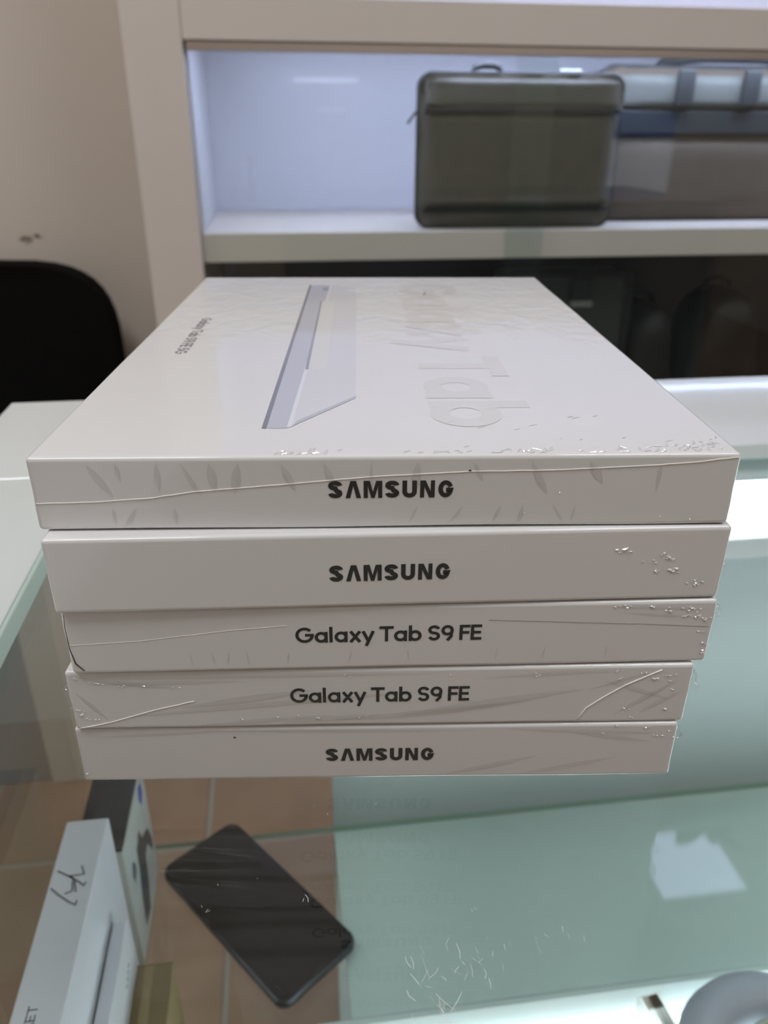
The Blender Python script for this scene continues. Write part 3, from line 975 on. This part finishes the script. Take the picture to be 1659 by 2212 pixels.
pic = lid_poly('tablet_picture', [(-26.5, 20.7), (-25.0, 25.0), (-8.4, 48.4), (-8.4, 228), (-9.5, 234), (-20, 240), (-26.5, 240)], mat('print_silver', (221, 220, 224), .5, spec=.3, coat=1, coat_rough=.06), .00002)
pic['label'] = 'silver tablet pictured on edge on the lid'
lid_poly('picture_shadow', [(-34.6, 20.5), (-33.2, 20.5), (-32.2, 241), (-33.3, 241)], mat('print_dark_grey', (120, 118, 126), .5, spec=.3, coat=1, coat_rough=.06), .00003, pic)
lid_poly('picture_spine', [(-33.2, 21.8), (-32.6, 20.7), (-27.5, 20.7), (-26.6, 22.2), (-21.6, 238.5), (-23, 240.5), (-32.2, 240.5)], mat('print_mid_silver', (194, 195, 206), .5, spec=.3, coat=1, coat_rough=.06), .00004, pic)
lid_poly('picture_highlight', [(-27.6, 21.0), (-26.4, 21.8), (-21.3, 238.5), (-22.4, 240)], mat('print_white', (232, 232, 238), .5, spec=.3, coat=1, coat_rough=.06), .00005, pic)
lid_poly('picture_edge', [(-26.3, 22.0), (-24.8, 24.2), (-8.4, 47.4), (-8.4, 49.8), (-25.0, 27.0)], mat('print_edge', (190, 190, 200), .5, spec=.3, coat=1, coat_rough=.06), .00005, pic)
pen = rrect(-24.8, -18.8, 80, 199, 2.9, 6)
lid_poly('stylus_picture', pen, mat('print_ivory', (226, 225, 222), .5, spec=.3, coat=1, coat_rough=.06), .00006, pic)
lid_poly('stylus_shadow', [(-26.0, 79.5), (-24.9, 79.5), (-24.9, 198), (-25.6, 198)], mat('print_pen_grey', (150, 150, 158), .5, spec=.3, coat=1, coat_rough=.06), .00007, pic)
lid_poly('camera_picture', [(-24.3 + 1.6 * math.cos(k * PI / 8), 229 + 5.0 * math.sin(k * PI / 8)) for k in range(16)], mat('print_cam', (160, 163, 178), .5, spec=.3, coat=1, coat_rough=.06), .00007, pic)

# ---- film: seams, crumples, loose corners
def seam(i, pts, r=.00011, m_=None):
    bm = bmesh.new()
    P3 = []
    for (u0, z0), (u1, z1) in zip(pts, pts[1:]):
        n = max(2, int(abs(u1 - u0) / 2.5))
        for k in range(n):
            s = k / n
            P3.append((max(-.0915, min(.0915, (u0 + (u1 - u0) * s) / 1000)), -.00004, (z0 + (z1 - z0) * s) / 1000 + .00012 * noise.noise((u0 + k * .7, i, 0))))
    P3.append((max(-.0915, min(.0915, pts[-1][0] / 1000)), -.00004, pts[-1][1] / 1000))
    P3 = [(a, b, min(max(c, .0008), HS[i] - .0012)) for a, b, c in P3]
    add_tube(bm, P3, r, 6)
    return tag(link('film_seam', bm, m_ or m_seam, boxes[i], smooth=True), 'raised seam in the clear film')
seam(0, [(-93.1, 8.1), (-76.9, 8.4), (-61.2, 9.5), (-50.3, 11.2), (-28.6, 12.9), (-4.5, 15.0), (7.5, 15.6), (21.3, 16.3), (43.7, 16.5), (67.9, 17.6), (80.0, 18.4), (91.7, 19.8)], .00014)
seam(2, [(-91.3, 10.2), (-71.8, 11.3), (-45.7, 14.4), (-30, 15.6)], .00007)
seam(2, [(27, 16.4), (46.1, 15.4), (73.1, 14.0), (90.8, 12.8)], .00007, mat('film_seam_shade', (150, 146, 138), .4))
seam(3, [(-90.7, .9), (-86, 1.8), (-79.9, 3.4), (-68.4, 7.2), (-55.8, 10.5)], .00016)
seam(3, [(59.2, 1.1), (61.5, 5.8), (66.0, 9.6), (72.3, 14.3), (82.6, 19.8)], .00022)
GL = {0: ([(35.4, 7.3), (36.3, 3.8), (51.9, 6.4), (45.6, 10.3), (74.0, 2.7), (81.7, 1.7)], .0003, 2),
      1: ([(62.8, 16.6), (64, 16.2), (75.2, 13.7), (75.4, 14.3), (72.1, 13.0), (71.9, 9.3), (77.3, 9.3), (77.6, 9.9), (84.1, 6.0), (85.9, 5.1)], .0010, 4),
      2: ([(62.9, 20.4), (66.1, 20.2), (73.5, 19.6), (77.6, 19.1), (84.2, 19.4), (86.4, 18.4), (83.1, 16.5), (84.5, 16.4), (86.4, 16.2), (90.4, 15.2), (89.9, 10.7), (91.0, 6.8), (91.0, 3.8), (88, 16)], .0008, 4),
      3: ([(-89.6, 19.2), (-85.8, 18.0), (-82.6, 17.3), (-76.7, 16.3), (-70.0, 16.2), (-60.6, 15.7), (-90.2, 7.6), (-89.8, 5.9), (-88.8, 5.3), (-86.0, 4.0), (-52.4, 2.1), (-42.6, 3.7), (-31.5, 3.4), (-25.9, 4.1), (-19.0, 3.7), (-6.5, 2.9), (69.5, 19.5), (70.6, 16.9), (77.2, 19.0), (85.0, 17.6), (86.7, 15.8), (86.6, 12.4), (84.9, 5.3), (73.6, 5.5), (76.2, 2.3), (81.0, 16.8), (-10, 18.8), (20, 19), (45, 18.5)], .0008, 3),
      4: ([(74.0, 20.4), (81.4, 19.7), (89.5, 18.5), (68.8, 17.5), (86.2, 16.4), (91.0, 15.4), (-90.4, 3.7)], .0008, 3)}
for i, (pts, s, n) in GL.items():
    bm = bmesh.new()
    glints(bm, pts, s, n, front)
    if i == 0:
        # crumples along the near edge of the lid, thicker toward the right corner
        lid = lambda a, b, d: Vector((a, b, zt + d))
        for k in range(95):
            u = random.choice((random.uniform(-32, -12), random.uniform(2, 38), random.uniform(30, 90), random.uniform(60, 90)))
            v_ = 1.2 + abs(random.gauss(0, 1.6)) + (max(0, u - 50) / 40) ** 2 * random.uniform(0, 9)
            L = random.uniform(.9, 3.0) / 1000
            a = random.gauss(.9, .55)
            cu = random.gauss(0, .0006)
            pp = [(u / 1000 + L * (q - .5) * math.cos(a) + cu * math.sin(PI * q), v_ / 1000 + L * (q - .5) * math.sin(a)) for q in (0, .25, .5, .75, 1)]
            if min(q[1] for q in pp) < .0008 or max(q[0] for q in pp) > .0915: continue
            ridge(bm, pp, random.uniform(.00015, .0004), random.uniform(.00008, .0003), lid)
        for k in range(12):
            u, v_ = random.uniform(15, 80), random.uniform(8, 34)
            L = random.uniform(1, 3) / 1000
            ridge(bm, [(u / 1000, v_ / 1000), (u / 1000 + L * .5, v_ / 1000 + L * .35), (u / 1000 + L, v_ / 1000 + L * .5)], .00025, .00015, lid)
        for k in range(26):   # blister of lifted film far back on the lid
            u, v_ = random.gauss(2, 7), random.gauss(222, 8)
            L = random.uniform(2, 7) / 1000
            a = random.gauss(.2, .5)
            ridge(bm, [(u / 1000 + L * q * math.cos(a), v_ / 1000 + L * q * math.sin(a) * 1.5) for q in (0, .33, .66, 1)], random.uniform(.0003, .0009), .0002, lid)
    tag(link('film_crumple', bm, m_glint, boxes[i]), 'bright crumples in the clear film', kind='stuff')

# long soft folds in the film on the front faces
def folds(i, spec):
    bm = bmesh.new()
    for (u0, z0, u1, z1, wd) in spec:
        n = 9
        pp = []
        for k in range(n):
            q = k / (n - 1)
            pp.append(((u0 + (u1 - u0) * q) / 1000, (z0 + (z1 - z0) * q + 1.2 * math.sin(PI * q) * noise.noise((u0, z0, i))) / 1000))
        ridge(bm, pp, wd / 1000, wd / 1000 * .22, front)
    return tag(link('film_fold', bm, m_fold, boxes[i], smooth=False), 'soft folds in the clear film', kind='stuff')
rf = random.Random(8)
folds(0, [(u + rf.uniform(-2, 2), 19, u + rf.uniform(-3, 5), rf.uniform(9, 14), rf.uniform(.5, 1.3)) for u in (-76, -68, -60, -52, -44, -38, -26, -16, -6, 6, 22, 38, 54, 70)] + [(u, 6.5, u + rf.uniform(-4, 4), 1.5, rf.uniform(.3, .8)) for u in (-72, -66, -56, 8, 20, 30, 36, 44, 50)])
folds(2, [(u, 7, u + rf.uniform(-1, 1), 2.5, .3) for u in (-58, -52, -47, -42, -30, -12, 4, 30, 44, 62)] + [(60, 20, 90, 18.6, .5), (64, 18, 88, 16, .5)])
folds(3, [(-88, 19.5, -60, 15.5, .8), (-86, 17, -40, 17.5, .7), (-60, 8, -20, 14, 1.3), (-75, 5, 10, 13, 1.0), (-55, 1.5, -15, 4.5, .8), (-30, 2, 0, 4.5, .9), (-15, 2.5, 45, 9, 1.2), (5, 4, 60, 13, 1.4), (30, 17.5, 70, 19.5, .7), (66, 16, 86, 9, .8), (70, 3, 88, 16, .9), (78, 4, 90, 12, .8), (62, 13, 80, 19, .6), (-90, 14, -82, 4, .7), (-80, 18.8, 20, 19.6, .5)])
folds(4, [(-60, 20, 30, 19.2, .5), (40, 19.8, 88, 17.5, .7), (60, 18, 85, 14, .8), (20, 1.5, 50, 9, 1.0), (45, 1.5, 75, 8, 1.0), (-85, 18, -50, 19.6, .5)])

def film_tab(i, x, z, s, side, n=5, y=.002):
    """crumpled tail of film sticking out at a side edge"""
    bm = bmesh.new()
    rows = []
    for a in range(n + 1):
        row = []
        for b in range(4):
            out = s * (b / 3) * random.uniform(.6, 1.15) * math.sin(PI * (a + .6) / (n + 1.2))
            row.append(bm.verts.new((x + side * out, y + random.uniform(-.0008, .0016) * b, z + (a / n - .5) * s * 2.2 + random.uniform(-.2, .2) * s * (b > 0))))
        rows.append(row)
    for A, B in zip(rows, rows[1:]):
        for b in range(3):
            bm.faces.new((A[b], A[b + 1], B[b + 1], B[b]))
    return link('film_tail', bm, m_film, boxes[i])
film_tab(0, .0918, .0185, .0020, 1, 6)
film_tab(1, .0922, .010, .0012, 1, 9)
film_tab(2, .0922, .0165, .0032, 1, 6)
film_tab(3, .0922, .015, .0036, 1, 7)
film_tab(3, -.0922, .0135, .0030, -1, 8)
film_tab(3, -.0922, .006, .0016, -1, 8)
film_tab(4, .0922, .016, .0028, 1, 8)
# dark slit at the left edge of the middle box
bm = add_tube(bmesh.new(), [(-.0912, .0003, .0205), (-.0916, .0002, .016), (-.0915, .0002, .009), (-.0906, -.00005, .004), (-.0885, -.0001, .0014)], [.0003, .00018, .0002, .00022, .00012], 6)
tag(link('open_slit', bm, mat('slit_brown', (84, 66, 54), .8), boxes[2], smooth=True), 'thin dark slit along the left edge')
# dust specks
for i, pts in ((4, [(-44.0, 17.5)]), (0, [(21.3, 16.6)])):
    for u, z in pts:
        bm = bmesh.new()
        add_prism(bm, [(u / 1000 + .0004 * math.cos(k), z / 1000 + .00025 * math.sin(k)) for k in range(6)], -.00015, -.00005, lambda a_, b_, c_: Vector((a_, c_, b_)))
        link('dust_speck', bm, m_ink_black, boxes[i])
